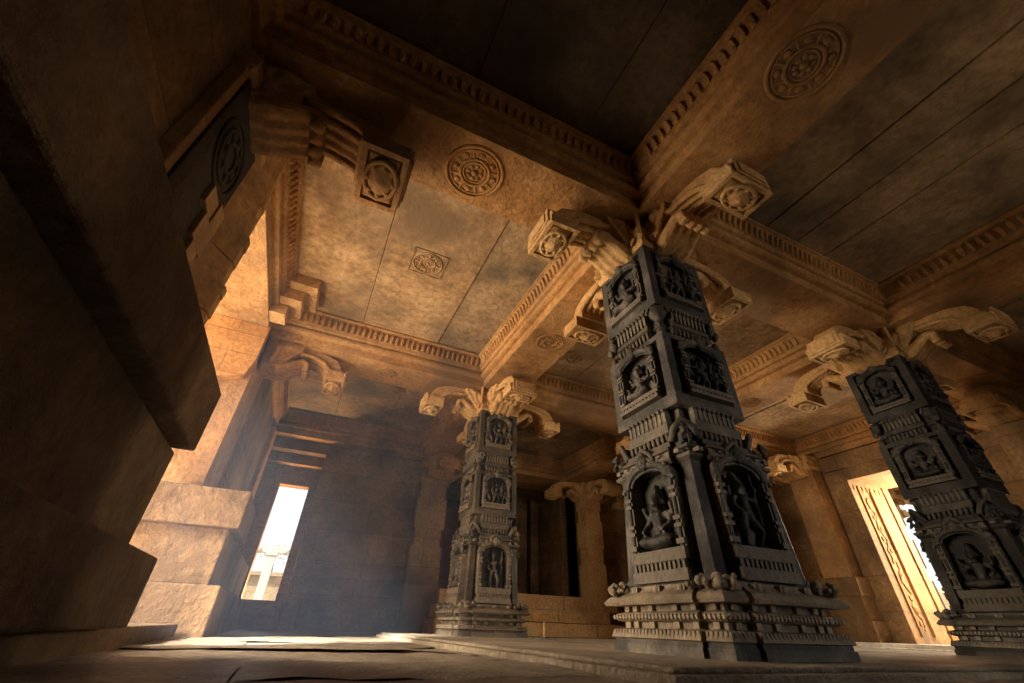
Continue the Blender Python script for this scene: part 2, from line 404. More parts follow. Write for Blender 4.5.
        n.ball((.088, -.088, .622), (.011, .011, .02), 8, 6, mat=r)
    n.build('upper_neck', KN, root)
    # --- top block
    b = MB()
    b.loft([[(-q, -q, z), (q, -q, z), (q, q, z), (-q, q, z)] for z, q in [(.704, .081), (.915, .081)]])
    for za, zb in ((0.704, 0.732), (0.901, 0.915)): b.box(-0.097, 0.097, -0.097, 0.097, za, zb)
    for sx in (-1, 1):
        for sy in (-1, 1): b.box(*sorted((sx * 0.097, sx * 0.073)), *sorted((sy * 0.097, sy * 0.073)), 0.731, 0.902)
    b.build('top_block', K, root, bevel=.005)
    for k in range(4):
        m, fm, loc, sc = panel(.096, .732, .897, .062, .006, 'trio' if k % 2 == 0 else 'seats', ped=.018, dp=.016)
        p = m.build('relief_panel', K, root, rz=k * PI / 2)
        f = link('carved_figure', fm, K, p, loc); f.scale = (sc * 1.12, 1.35, sc * 1.12)
    cap = capital(root, .915)
    return root

# ------------------------------------------------------------------ bracket capitals
def ring(m, r, t, z, n=40):
    pts = [(r * math.cos(2 * PI * k / n), r * math.sin(2 * PI * k / n), z) for k in range(n)]
    rings = []
    for k in range(n):
        a = 2 * PI * k / n
        rings.append([(math.cos(a) * (r + t * math.cos(b)), math.sin(a) * (r + t * math.cos(b)), z + t * math.sin(b)) for b in [2 * PI * j / 6 for j in range(6)]])
    rings.append(rings[0]); m.loft(rings, cap=False, smooth=True)
def bracket_mesh():
    """arm along +x; z=0 is the soffit it carries"""
    m = MB()
    m.prism([(.03, -.125), (.105, -.12), (.135, -.085), (.165, -.05), (.19, -.022), (.2, .004), (.03, .004)], 'y', -.066, .066)
    # upper cantilever and drooping nose
    m.prism([(.15, -.03), (.25, -.03), (.30, -.045), (.335, -.075), (.36, -.09), (.385, -.08), (.385, -.05), (.36, -.022), (.31, -.004), (.24, .004), (.15, .004)], 'y', -.046, .046)
    for y in (-.05, -.025, 0, .025, .05):   # ridged back of the nose
        m.tube([(.19, y, -.03), (.25, y, -.035), (.30, y, -.05), (.34, y, -.085)], .0095, 6)
    # big scroll leaf under the arm
    for y in (-.042, -.014, .014, .042):
        m.tube([(.095, y, -.115), (.135, y, -.105), (.175, y, -.082), (.205, y, -.066), (.228, y, -.074), (.23, y, -.095), (.212, y, -.1)], [.02, .02, .018, .017, .016, .014, .01], 8)
    # square end pad with lotus
    m.box(.325, .415, -.07, .07, -.118, -.092); m.box(.337, .403, -.056, .056, -.128, -.116)
    m.box(.31, .40, -.055, .055, -.095, -.07)
    m.ball((.37, 0, -.128), (.03, .038, .016), 12, 6); m.ball((.37, 0, -.142), (.012, .015, .008), 8, 5)
    for k in range(8):
        a = k * PI / 4
        m.ball((.37 + .024 * math.cos(a), .032 * math.sin(a), -.131), (.009, .011, .007), 8, 5)
    for y in (-.07, -.035, 0, .035, .07): m.ball((.414, y, -.10), (.006, .011, .010), 8, 5)
    # leaf fins flanking the root
    for s in (-1, 1):
        for q in range(3):
            m.tube([(.07 + q * .03, s * .064, -.11 + q * .03), (.085 + q * .03, s * .073, -.05 + q * .015), (.1 + q * .035, s * .066, -.006)], [.008, .013, .01], 6)
        # flower scroll on the side of the root
        pts = [(.115 + .022 * t * math.cos(4.2 * PI * t), s * .068, -.052 + .022 * t * math.sin(4.2 * PI * t)) for t in [i / 16 for i in range(17)]]
        m.tube(pts, .006, 6)
    me = sculpt(m, 'bracket', .011, 1)
    x = MB()     # crisp framed lotus on the end pad
    for a0, a1, b0, b1 in [(.322, .418, -.073, -.061), (.322, .418, .061, .073), (.322, .334, -.061, .061), (.406, .418, -.061, .061)]: x.box(a0, a1, b0, b1, -.131, -.09)
    rg = MB(); ring(rg, .034, .005, 0, 24); ring(rg, .022, .003, 0, 20); rg.ball((0, 0, 0), (.014, .014, .012), 10, 6)
    for k in range(8): rg.ball((.028 * math.cos(k * PI / 4), .028 * math.sin(k * PI / 4), 0), (.006, .006, .006), 6, 4)
    x.add(rg.v, rg.f, True, Matrix.Translation((.37, 0, -.134)) @ Matrix.Diagonal((1, 1.35, 1, 1)))
    x.box(.412, .424, -.06, .06, -.122, -.072); x.box(.42, .428, -.045, .045, -.114, -.08)
    xm = x.mesh('pad'); bm = bmesh.new(); bm.from_mesh(me); bm.from_mesh(xm); bm.to_mesh(me); bm.free(); bpy.data.meshes.remove(xm)
    me.transform(Matrix.Diagonal((.88, .92, 1, 1)))
    return me
BRK = bracket_mesh()
def capital(root, z0, mat=None, arms=(0, 1, 2, 3), lift=0):
    mat = mat or M['sand_pale']
    zt = 1.03 + lift
    m = MB()
    def sq(q, z): return [(-q, -q, z), (q, -q, z), (q, q, z), (-q, q, z)]
    m.loft([sq(q, z) for q, z in [(.085, z0 - .012), (.1, z0), (.102, z0 + .012), (.095, z0 + .016), (.096, z0 + .05), (.102, z0 + .07), (.09, z0 + .085), (.088, zt)]])
    for k in range(4):
        r = rot4(k)
        for s in (-1, 1):
            pts = [(s * .05 + .026 * t * math.cos(4 * PI * t), -.104, z0 + .036 + .018 * t * math.sin(4 * PI * t)) for t in [i / 14 for i in range(15)]]
            m.tube(pts, .005, 6, mat=r)
        cr = Matrix.Rotation(k * PI / 2 + PI / 4, 4, 'Z')
        m.prism([(-.004, z0 + .03), (.004, z0 + .03), (.005, zt), (-.005, zt)], 'y', -.15, -.1, mat=cr)
    c = m.build('capital', mat, root)
    for k in arms:
        link('bracket', BRK, mat, c, (0, 0, zt), k * PI / 2)
    return c

G = 'carved black pillars around the central bay'
spots = [((X1, Y1), 'nearest and largest carved black stone pillar, standing on the platform edge right of centre', (M['black'], M['dust'], M['grey'])),
         ((X1, Y2), 'smaller carved brownish pillar at mid distance, in front of the dark sanctum opening', (M['brown'], M['brown_base'], M['brown'])),
         ((X2, Y1), 'carved black pillar at the right edge of the photo, beside the bright side doorway', (M['jet'], M['grey'], M['jet']))]
for (x, y), lab, ms in spots:
    o = make_pillar(*ms); o.location = (x * S, y * S, (-.03 - ZF) * S); tag(o, lab, 'pillar', G)
o = dup(o); o.location = (X2 * S, Y2 * S, (-.03 - ZF) * S)
tag(o, 'carved pillar standing hidden behind the nearest black pillar, only its tan bracket capital showing', 'pillar', G)

# ------------------------------------------------------------------ beams with carved cornices
def beam(axis, c, h, a0, a1, label, sides=(1, 1), rosettes=(), trim=(0, 0), big=.075):
    """axis 'x' or 'y'; c = cross position of its centre line; h = half width"""
    prof = [(0, 1.0), (0, 1.036), (.016, 1.038), (.024, 1.042), (.026, 1.056), (.016, 1.06), (.016, 1.066), (.03, 1.07), (.034, 1.085), (.046, 1.13), (.05, 1.136), (.058, 1.138), (.058, 1.148)]
    root = thing('carved_beam', label, 'beam', ((a0 + a1) / 2, c, 1.0) if axis == 'x' else (c, (a0 + a1) / 2, 1.0))
    L = (a1 - a0) / 2
    m = MB()
    right = [(h + (o if sides[1] else 0), z - 1) for o, z in prof]; left = [(-h - (o if sides[0] else 0), z - 1) for o, z in prof]
    m.prism(right + left[::-1], 'y' if axis == 'y' else 'x', -L, L)
    m.build('beam_block', M['sand'], root, bevel=.006)
    for s, on in ((-1, sides[0]), (1, sides[1])):
        if not on: continue
        fr = MB()
        n = int((2 * L - .2) / .025)
        o = h + .034
        def P(u, off, z): return (u, s * (o + off), z) if axis == 'x' else (s * (o + off), u, z)
        fr.loft([[P(-L + .05, -.004, .084), P(-L + .05, .003, .084), P(-L + .05, .003, .090), P(-L + .05, -.004, .090)], [P(L - .05, -.004, .084), P(L - .05, .003, .084), P(L - .05, .003, .090), P(L - .05, -.004, .090)]])
        for i in range(n):
            a = -L + .1 + (i + .5) * (2 * L - .2) / n
            w = .0088 + R.uniform(-.001, .001)
            q = R.uniform(-.002, .002)
            A = [P(a - w, -.002, .086), P(a + w, -.002, .086), P(a + w, .006, .118), P(a, .010, .133), P(a - w, .006, .118)]
            B = [P(a - w * .5, .011 + q, .094), P(a + w * .5, .011 + q, .094), P(a + w * .55, .017 + q, .112), P(a, .019 + q, .121), P(a - w * .55, .017 + q, .112)]
            fr.loft([A, B])
            fr.ball(P(a, .006, .091), (.006, .006, .006), 6, 4)
        fr.build('leaf_frieze', M['sand'], root)
    for (u, v, r) in rosettes: rosette(root, (u, v) if axis == 'x' else (v, u), 0, r, M['sand'])
    return root
def rosette(parent, xy, z, r, mat, square=False):
    m = MB()
    t = r * .07
    for q in (1, .86, .52, .4): ring(m, r * q, t if q in (1, .52) else t * .6, z)
    for k in range(8):
        a = k * PI / 4
        m.ball((r * .7 * math.cos(a), r * .7 * math.sin(a), z), (r * .13, r * .13, r * .07), 8, 4)
        m.tube([(r * .56 * math.cos(a + .39), r * .56 * math.sin(a + .39), z), (r * .84 * math.cos(a + .39), r * .84 * math.sin(a + .39), z)], r * .04, 6)
        m.ball((r * .24 * math.cos(a), r * .24 * math.sin(a), z), (r * .1, r * .1, r * .05), 8, 4)
    m.ball((0, 0, z), (r * .13, r * .13, r * .12), 10, 6)
    if square:
        for k in range(4):
            rm = rot4(k)
            m.box(-r * 1.15, r * 1.15, -r * 1.2, -r * 1.12, z - r * .05, z + r * .05, mat=rm)
    return m.build('rosette', mat, parent, (xy[0], xy[1], 0))
HX, HY = .1025, .1
mid = lambda i: (BX[i] + BX[i + 1]) / 2
ROW = ['', 'the near row', 'the far row', '']
beams_x = [
 (1, 0, 'sandstone beam with a large ringed lotus, crossing above the left entrance from the nearest pillar', [(.02, 0, .075)]),
 (1, 1, 'sandstone beam from the nearest black pillar across to the black pillar at the right', [(0.05, 0, .05)]),
 (1, 2, 'dim sandstone beam running right from the pillar at the right edge', []),
 (2, 0, 'sandstone beam with leaf frieze from the mortared left pilaster to the mid-distance dark pillar', [(.02, -.0, .05)]),
 (2, 1, 'sandstone beam at the back of the central bay behind the nearest pillar', [(0, 0, .05)]),
 (2, 2, 'sandstone beam at the far right over the pilaster beside the bright doorway', []),
]
for j, i, lab, ro in beams_x:
    beam('x', BY[j], HY, BX[i], BX[i + 1], lab, rosettes=ro)
beams_y = [
 (1, 0, 'wide dim sandstone beam with a big carved medallion, coming overhead from the nearest pillar', [(.05, -.035, .072)]),
 (1, 1, 'brightly lit sandstone beam linking the nearest pillar to the mid-distance dark pillar', [(-.0, 0, .055)]),
 (1, 2, 'shadowy sandstone beam between the mid-distance pillar and the left sanctum pilaster', []),
 (2, 0, 'dark sandstone beam at the upper right edge, coming overhead from the right pillar', []),
 (2, 1, 'sandstone beam with frieze and lozenge on the far right side of the central bay', [(0, 0, .05)]),
 (2, 2, 'sandstone beam end above the freestanding tan pillar beside the sanctum opening', []),
]
for i, j, lab, ro in beams_y:
    beam('y', BX[i], HX, BY[j] + HY, BY[j + 1] - HY, lab, rosettes=ro)
beam('y', BX[0], .1, BY[0], BY[1] - HY, 'dark sandstone wall beam above the plinth wall at the left edge', sides=(0, 1))
beam('y', BX[0] , .1, BY[1] + HY, BY[2] - HY, 'sandstone lintel beam bright on its underside, spanning the left entrance', sides=(0, 1))
beam('y', BX[0], .1, BY[2] + HY, BY[3], 'sandstone wall beam in the back left corner, left of the small doorway', sides=(0, 1))
beam('x', BY[3], .1, BX[0], BX[1], 'dark wall beam with cornice above the small back doorway', sides=(1, 0))
beam('x', BY[3], .1, BX[1], 2.05, 'pale sandstone lintel beam above the dark sanctum opening', sides=(1, 0))
beam('x', BY[3], .1, 2.05, BX[3], 'back wall beam right of the sanctum, behind the nearest pillar', sides=(1, 0))
beam('y', BX[3], .1, BY[1] + HY, BY[2] - HY, 'sandstone wall beam directly above the bright side doorway', sides=(1, 0))
beam('y', BX[3], .1, BY[0], BY[1] - HY, 'black shadowed wall beam at the right edge behind the right pillar', sides=(1, 0))
beam('y', BX[3], .1, BY[2] + HY, BY[3], 'right wall beam in the far corner behind the nearest pillar', sides=(1, 0))

# ------------------------------------------------------------------ ceiling (slabs per bay)
ceil = MB(); ceil_d = MB(); ceil_s = MB()
joints = {(0, 1): [.0, .36], (1, 0): [1.16, 1.31, 1.46], (0, 0): [.1, .42], (1, 1): [1.15, 1.5]}
for i in range(3):
    for j in range(3):
        x0, x1, y0, y1 = BX[i] + .09, BX[i + 1] - .09, BY[j] + .09, BY[j + 1] - .09
        cut = [x0] + joints.get((i, j), [x0 + (x1 - x0) * .35, x0 + (x1 - x0) * .68]) + [x1]
        for q in range(len(cut) - 1):
            dz = R.uniform(0, .006)
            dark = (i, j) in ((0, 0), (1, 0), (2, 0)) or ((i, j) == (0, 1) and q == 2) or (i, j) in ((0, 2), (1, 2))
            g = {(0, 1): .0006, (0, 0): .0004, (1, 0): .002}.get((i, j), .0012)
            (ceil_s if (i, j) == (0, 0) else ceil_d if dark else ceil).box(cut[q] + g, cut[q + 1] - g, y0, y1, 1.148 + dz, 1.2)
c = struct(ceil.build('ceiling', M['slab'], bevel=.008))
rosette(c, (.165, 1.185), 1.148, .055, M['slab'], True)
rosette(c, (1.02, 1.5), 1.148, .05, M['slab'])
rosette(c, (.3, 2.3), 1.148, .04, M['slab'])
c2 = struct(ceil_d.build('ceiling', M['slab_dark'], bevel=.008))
struct(ceil_s.build('ceiling', M['bay_dark'], bevel=.008))
rf = MB(); rf.box(-.75, 3.5, -.9, 4.3, 1.165, 1.3); struct(rf.build('ceiling', M['near_black']))

# ------------------------------------------------------------------ walls
def seg(name, boxes, mat='wall', bevel=.01):
    m = MB()
    for b in boxes: m.box(*b)
    return struct(m.build(name, M[mat], bevel=bevel))
yb, xr = 3.03, 3.05
seg('wall_left', [(-.6, -.365, -.78, .80, ZF, 1.0)]); seg('wall_left', [(-.6, -.345, 1.98, yb, ZF, 1.0)])
seg('wall_left', [(-.75, -.552, -.78, 3.04, 1.0, 1.165)]); seg('wall_left', [(-.75, -.6, 1.74, 3.04, ZF, 1.0)])
seg('wall_back', [(-.75, -.335, yb, 3.3, ZF, 1.0)]); seg('wall_back', [(-.335, .01, yb, 3.3, ZF, .085)]); seg('wall_back', [(-.335, .01, yb, 3.3, .93, 1.0)])
seg('wall_back', [(.01, .86, yb, 3.3, ZF, 1.0), (.015, .655, yb - .022, yb + .01, .215, .285), (.015, .655, yb - .012, yb + .01, ZF, .10)])
seg('wall_back', [(2.15, 3.4, yb, 3.3, ZF, 1.0)]); seg('wall_back', [(-.75, 3.4, 3.142, 3.3, 1.0, 1.165)])
seg('wall_right', [(xr, 3.4, 1.51, yb, ZF, 1.0), (xr - .02, xr + .01, 1.5, 1.62, ZF, .83), (xr - .035, xr + .01, 1.86, 2.9, .26, .33)])
seg('wall_right', [(xr, 3.4, -.78, 1.02, ZF, 1.0)]); seg('wall_right', [(xr, 3.4, 1.02, 1.51, .83, 1.0), (xr - .03, xr + .01, .8, 1.62, .90, .99)]); seg('wall_right', [(3.232, 3.4, -.78, 3.04, 1.0, 1.165)])
fr = MB()     # inner frame of the small doorway
fr.box(-.335, -.222, yb + .18, yb + .27, .085, .93); fr.box(-.04, .01, yb + .18, yb + .27, .085, .93); fr.box(-.222, -.04, yb + .18, yb + .27, .75, .93)
fr.box(-.335, .01, yb + .09, yb + .19, .868, .93); fr.box(-.3, .0, yb + .05, yb + .27, .083, .09)
struct(fr.build('door_1', M['wall'], bevel=.006))
fr = MB()     # carved reveal and outer frame of the side doorway
fr.box(3.4, 3.46, 1.50, 1.62, ZF, .86); fr.box(3.4, 3.46, .96, 1.03, ZF, .86); fr.box(3.4, 3.46, .96, 1.62, .83, .92)
pts = [(3.18 + .016 * math.sin(i * .55) + .006 * math.sin(i * 1.9), 1.509, .05 + i * .012) for i in range(58)]
fr.tube(pts, .006, 6)
fr.box(3.235, 3.25, 1.497, 1.515, .02, .8); fr.box(3.12, 3.128, 1.502, 1.515, .02, .8)
for i in range(10): fr.ball((3.18 - .016 * math.sin((i * 5 + 2) * .55), 1.509, .08 + i * .06), (.012, .007, .016), 8, 5)
for i in range(7): fr.ball((3.09 + i * .045, 1.509, .79), (.014, .007, .022), 6, 4)
struct(fr.build('door_2', M['sand'], bevel=.005))
seg('wall_front', [(-.75, .95, -1.0, -.78, ZF, 1.165)]); seg('wall_front', [(1.75, 3.4, -1.0, -.78, ZF, 1.165)]); seg('wall_front', [(.95, 1.75, -1.0, -.78, .9, 1.165)])

# floor of big uneven slabs
fl = MB()
y = -1.0
while y < 4.3:
    dy = R.uniform(.16, .34); x = -.75 - R.uniform(0, .3)
    while x < 3.5:
        dx = R.uniform(.3, .75)
        z = ZF + R.uniform(-.0022, .0015); t = [R.uniform(-.0022, .0022) for _ in range(4)]
        g = .0014
        nx, ny = max(2, int(dx / .05)), max(2, int(dy / .05))
        vs = []
        for a in range(nx + 1):
            for b in range(ny + 1):
                u, v = a / nx, b / ny
                px, py = x + g + u * (dx - 2 * g), y + g + v * (dy - 2 * g)
                zz = z + t[0] * u + t[1] * v + .003 * noise.noise((px * 14, py * 14, 3)) + .002 * noise.noise((px * 40, py * 40, 1))
                if a in (0, nx) or b in (0, ny): zz -= .0022
                vs.append((px, py, zz))
        fs = [(a * (ny + 1) + b, (a + 1) * (ny + 1) + b, (a + 1) * (ny + 1) + b + 1, a * (ny + 1) + b + 1) for a in range(nx) for b in range(ny)]
        fl.add(vs, fs, True)
        x += dx
    y += dy
fl.box(-2.2, 4.4, -1.2, 4.3, ZF - .06, ZF - .006)
struct(fl.build('floor', M['floor']))

# ------------------------------------------------------------------ platform, plinths, steps
pl = MB(); pl.box(.385, 2.29, .42, 2.12, ZF - .01, -.036); pl.box(.40, 2.275, .435, 2.10, -.036, -.03)
tag(pl.build('stone_platform', M['floor'], bevel=.012), 'low broad stone platform carrying the carved black pillars', 'platform')
def plinth(label, y0, y1, xs, ends):
    """tiers along the left wall: skirting, base, die, cap"""
    root = thing('stone_plinth', label, 'plinth', (-.45, (y0 + y1) / 2, ZF))
    tiers = [('skirting', -.24 if xs else -.2, ZF, -.016), ('base_course', -.2, -.016, .078), ('die_course', -.225, .078, .225), ('cap_course', -.196, .225, .332)]
    return root, tiers
def tier(root, name, x0, x1, y0, y1, z0, z1, mat, bevel=.012):
    ox, oy, oz = -.45, root['oy'], ZF
    m = MB()
    nx, ny, nz = 6, max(3, int((y1 - y0) / .06)), 4
    m.box(x0 - ox, x1 - ox, y0 - oy, y1 - oy, z0 - oz, z1 - oz)
    return m.build(name, mat, root, bevel=bevel)
def mk_plinth(label, oy):
    r = thing('stone_plinth', label, 'plinth', (-.45, oy, ZF)); r['oy'] = oy; return r
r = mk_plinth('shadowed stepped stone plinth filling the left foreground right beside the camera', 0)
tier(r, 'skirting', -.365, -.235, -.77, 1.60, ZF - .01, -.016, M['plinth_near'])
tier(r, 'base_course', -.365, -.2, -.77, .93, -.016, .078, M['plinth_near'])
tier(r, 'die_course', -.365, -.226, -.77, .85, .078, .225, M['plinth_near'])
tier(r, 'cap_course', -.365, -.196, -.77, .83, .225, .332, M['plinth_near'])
del r['oy']
r = mk_plinth('warmly lit stepped stone plinth under the mortared pilaster beyond the left entrance', 2.3)
tier(r, 'base_course', -.6, -.172, 1.62, 1.98, ZF - .01, .078, M['plinth'])
tier(r, 'die_course', -.6, -.21, 1.66, 1.98, .078, .232, M['plinth'])
tier(r, 'cap_course', -.6, -.184, 1.635, 1.98, .232, .345, M['plinth'])
tier(r, 'base_course', -.345, -.172, 1.98, 2.86, ZF - .01, .078, M['plinth'])
tier(r, 'die_course', -.345, -.21, 1.98, 2.86, .078, .232, M['plinth'])
del r['oy']

def pilaster(name, label, loc, arms, half=(.1, .1), base_h=.3, mat='sand', capz=.9, kind='pilaster', base_w=.03, notch=True, lift=0):
    root = thing(name, label, kind, loc)
    hx, hy = half; m = MB()
    if base_h > .02:
        m.box(-hx - base_w, hx + base_w, -hy - base_w, hy + base_w, 0, base_h * .38); m.box(-hx - base_w * .6, hx + base_w * .6, -hy - base_w * .6, hy + base_w * .6, base_h * .38, base_h * .72)
        m.box(-hx - base_w, hx + base_w, -hy - base_w, hy + base_w, base_h * .72, base_h)
        m.build('pilaster_base', M['plinth'], root, bevel=.01); m = MB()
    z = base_h
    if notch:
        for k, (a, b, f) in enumerate([(0, .3, 1), (.3, .45, .86), (.45, .72, 1), (.72, .84, .86), (.84, 1, 1)]):
            h = capz - base_h
            m.box(-hx * f, hx * f, -hy * f, hy * f, z + a * h, z + b * h + .002)
    else:
        m.box(-hx, hx, -hy, hy, z, capz)
    m.build('pilaster_shaft', M[mat], root, bevel=.012)
    if arms is not None: capital(root, capz, M['sand_pale'] if mat != 'wall' else M['sand'], arms, lift - loc[2] - .03)
    return root
# mortared pilaster, left middle
r = thing('mortared_pilaster', 'warm sandstone pilaster with a mortared block capital, standing on the lit left plinth', 'pilaster', (-.45, 1.85, .345))
m = MB(); m.prism([(-.15, 0), (.106, 0), (.106, .65), (-.15, .65)], 'y', -.13, .12)
m.build('pilaster_shaft', M['sand'], r, bevel=.012)
m = MB(); m.prism([(-.15, .30), (.02, .40), (.09, .42), (.106, .50), (.106, .652), (-.15, .652)], 'y', -.165, -.05)
m.build('block_capital', M['brick'], r, bevel=.008)
m = MB()
for e, y0, z0, z1 in [(.16, -.28, .657, .705), (.205, -.33, .705, .755), (.25, -.375, .755, .803)]: m.box(.1, e, y0, -.2, z0, z1)
m.build('stepped_corbel', M['sand_pale'], r, bevel=.006)
bk = link('bracket', BRK, M['sand'], r, (.075, 0, .655), 0); bk.scale = (1, 1.25, 1)
# near left pilaster (dark, carved)
r = thing('carved_wall_pilaster', 'shadowed wall pilaster with dark carved panel and raised paler blocks, above the left foreground plinth', 'pilaster', (-.45, .68, .332))
m = MB(); m.box(.085, .112, -.12, .12, 0, .58)
zz = 0
for q, (dz, e) in enumerate([(.07, .166), (.035, .170), (.06, .164), (.05, .168), (.022, .171), (.065, .159), (.05, .162), (.03, .165), (.07, .157), (.04, .154), (.05, .156), (.123, .150)]):
    m.prism([(.0, .10), (.112, .10), (e, .160 + q % 3 * .004), (e, .185 + (q * 7 % 4) * .003), (.0, .185)], 'z', zz, zz + dz); zz += dz
m.build('pilaster_shaft', M['sand'], r, bevel=.01)
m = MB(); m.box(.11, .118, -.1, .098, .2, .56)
m.build('dark_panel', M['near_black'], r, bevel=.004)
m = MB()
def onx(y, z): return (.119, y, z)
for rr in (.03, .055, .075):
    pts = [(.119, .0 + rr * math.cos(t), .43 + rr * math.sin(t)) for t in [2 * PI * i / 24 for i in range(25)]]
    m.tube(pts, .005, 6)
for i in range(8):
    t = i * PI / 4; m.ball((.119, .043 * math.cos(t), .43 + .043 * math.sin(t)), (.004, .012, .012), 6, 4)
m.build('medallion', M['near_black'], r)
m = MB()
for (y0, y1, z0, z1) in [(.0, .05, .3, .345), (.03, .10, .24, .30), (.06, .10, .30, .36), (.045, .085, .20, .24)]: m.box(.117, .128, y0, y1, z0, z1)
m.build('pale_block', M['sand'], r, bevel=.004)  # raised blocks, paler than the panel behind them
m = MB(); m.loft([[(-q, -q, z), (q, -q, z), (q, q, z), (-q, q, z)] for q, z in [(.11, .56), (.125, .575), (.125, .60), (.11, .61), (.105, .665)]])
cp = m.build('capital', M['sand'], r)
for k in (0, 1, 3):
    bk = link('bracket', BRK, M['sand'], cp, (0, 0, .668), k * PI / 2)
    if k == 0: bk.scale = (1.22, 1.25, 1)
# back corner pilaster, sanctum pilasters, right wall pilasters
pilaster('corner_pilaster', 'narrow sunlit sandstone pilaster strip left of the small back doorway', (-.39, 2.945, ZF), None, (.068, .08), .0, 'sand_pale', 1.05, notch=False)
pilaster('sanctum_pilaster', 'dim blocky wall pilaster left of the dark sanctum opening', (.76, 2.985, ZF), (3, 0), (.105, .04), .25, 'wall', .93 - ZF, base_w=.005, lift=-.02)
pilaster('sanctum_pillar', 'tan notched stone pillar with curled brackets right of the dark sanctum opening', (2.06, 2.955, .19), (0, 2, 3), (.075, .07), .0, 'sand_pale', .72, kind='pillar', lift=-.01)
pilaster('doorway_pilaster', 'tan wall pilaster with stepped base, left of the bright side doorway', (2.99, 1.72, ZF), (2, 1), (.055, .085), .34, 'sand', .93 - ZF, notch=False)
pilaster('shaded_pilaster', 'brown wall pilaster behind the right black pillar, its bracket catching light', (2.985, .64, ZF), (2, 1), (.06, .1), .34, 'wall', .93 - ZF, notch=False)
# steps into the sanctum
G2 = 'steps below the sanctum opening'
for k, (x0, x1, y0, z0, z1, lab) in enumerate([(.80, 2.45, 2.72, ZF - .01, .035, 'lowest and longest stone step below the sanctum opening'), (.83, 2.07, 2.80, .035, .105, 'middle stone step below the sanctum opening'), (.86, 2.2, 2.88, .105, .19, 'topmost stone step forming the sanctum threshold')]):
    m = MB(); n = 3
    for q in range(n):
        a = x0 + (x1 - x0) * q / n; b = x0 + (x1 - x0) * (q + 1) / n
        m.box(a + .002, b - .002, y0 + R.uniform(0, .006), 3.1, z0, z1 - R.uniform(0, .004))
    tag(m.build('stone_step', M['sand_pale'], bevel=.01), lab, 'step', G2)
# sanctum room
m = MB(); m.box(.4, 2.8, 3.05, 4.2, .15, .19); m.box(.4, 2.8, 3.85, 4.0, .19, 1.165); m.box(.4, .6, 3.3, 3.9, .19, 1.165); m.box(2.6, 2.8, 3.3, 3.9, .19, 1.165)
m.box(1.72, 1.84, 3.62, 3.9, .19, 1.0); m.box(1.90, 1.98, 3.66, 3.9, .19, 1.0); m.box(2.0, 2.06, 3.3, 3.9, .19, 1.0)
struct(m.build('wall_sanctum', M['wall'], bevel=.01))
r = thing('wooden_door', 'dull red wooden door leaf standing inside the left of the sanctum opening', 'door', (1.06, 3.5, .19))
m = MB(); m.box(-.1, .1, -.012, .012, 0, .62)
for q in range(4): m.box(-.09 + q * .047, -.052 + q * .047, -.016, .0, .02, .6)
m.build('door_leaf', M['wood'], r)
m = MB(); m.box(-.13, -.1, -.02, .02, 0, .66); m.box(.1, .13, -.02, .02, 0, .66); m.box(-.13, .13, -.02, .02, .62, .68); m.build('door_frame', M['near_black'], r)
# doorstep at the right
m = MB(); m.box(2.88, 3.4, .7, 1.73, ZF - .01, -.012); m.box(2.84, 2.9, .66, 1.76, ZF - .01, -.03)
tag(m.build('door_step', M['white'], bevel=.012), 'sunlit pale worn stone doorstep below the bright side doorway', 'step')
# small stake on the platform
r = thing('small_stake', 'tiny pale stub on a dark disc on the platform, right of the mid-distance pillar', 'stake', (.885, 1.60, -.03))
m = MB(); m.tube([(0, 0, .004), (0, 0, .05)], [.004, .003], 8); m.build('stub', M['sand_pale'], r)
m = MB(); m.tube([(0, 0, 0), (0, 0, .005)], .045, 16); m.build('disc', M['black'], r)

# ------------------------------------------------------------------ outside the doorways
m = MB(); m.box(-9, 14, 3.35, 22, ZF - .2, .05); m.box(3.5, 14, -8, 3.35, ZF - .2, ZF - .02); m.box(-9, -.75, -8, 3.35, ZF - .2, ZF - .02); m.box(-.75, 3.5, -8, -1.0, ZF - .2, ZF - .02)
struct(m.build('ground', M['earth']))
r = thing('courtyard_pillar', 'sunlit white courtyard pillar with cross brackets, seen through the small back doorway', 'pillar', (-.33, 8.0, .05))
m = MB(); m.box(-.09, .09, -.09, .09, 0, .12); m.box(-.06, .06, -.06, .06, .12, .78); m.build('shaft', M['white'], r, bevel=.01)
m = MB(); m.box(-.08, .08, -.08, .08, .76, .82); m.prism([(-.22, .83), (-.2, .80), (-.08, .79), (.08, .79), (.2, .80), (.22, .83), (.22, .88), (-.22, .88)], 'y', -.07, .07)
for s in (-1, 1): m.ball((s * .19, -.02, .825), (.05, .09, .05))
m.build('bracket', M['white'], r, bevel=.008)
m = MB(); m.box(-3, 2, 9.2, 9.6, .05, .62); m.box(-3, 2, 9.1, 9.7, .62, .68); m.box(-3, 2, 9.15, 9.2, .2, .24)
tag(m.build('courtyard_wall', M['outside']), 'sunlit yellow masonry wall behind the courtyard pillar outside the back doorway', 'wall')
r = thing('courtyard_tree', 'pale hazy tree above the courtyard wall, seen through the back doorway', 'tree', (-.5, 13.5, .05))
m = MB(); m.tube([(0, 0, 0), (.05, 0, .7), (0, 0, 1.4)], [.07, .05, .03]); m.build('trunk', M['wood'], r)
m = MB(); rr = random.Random(3)
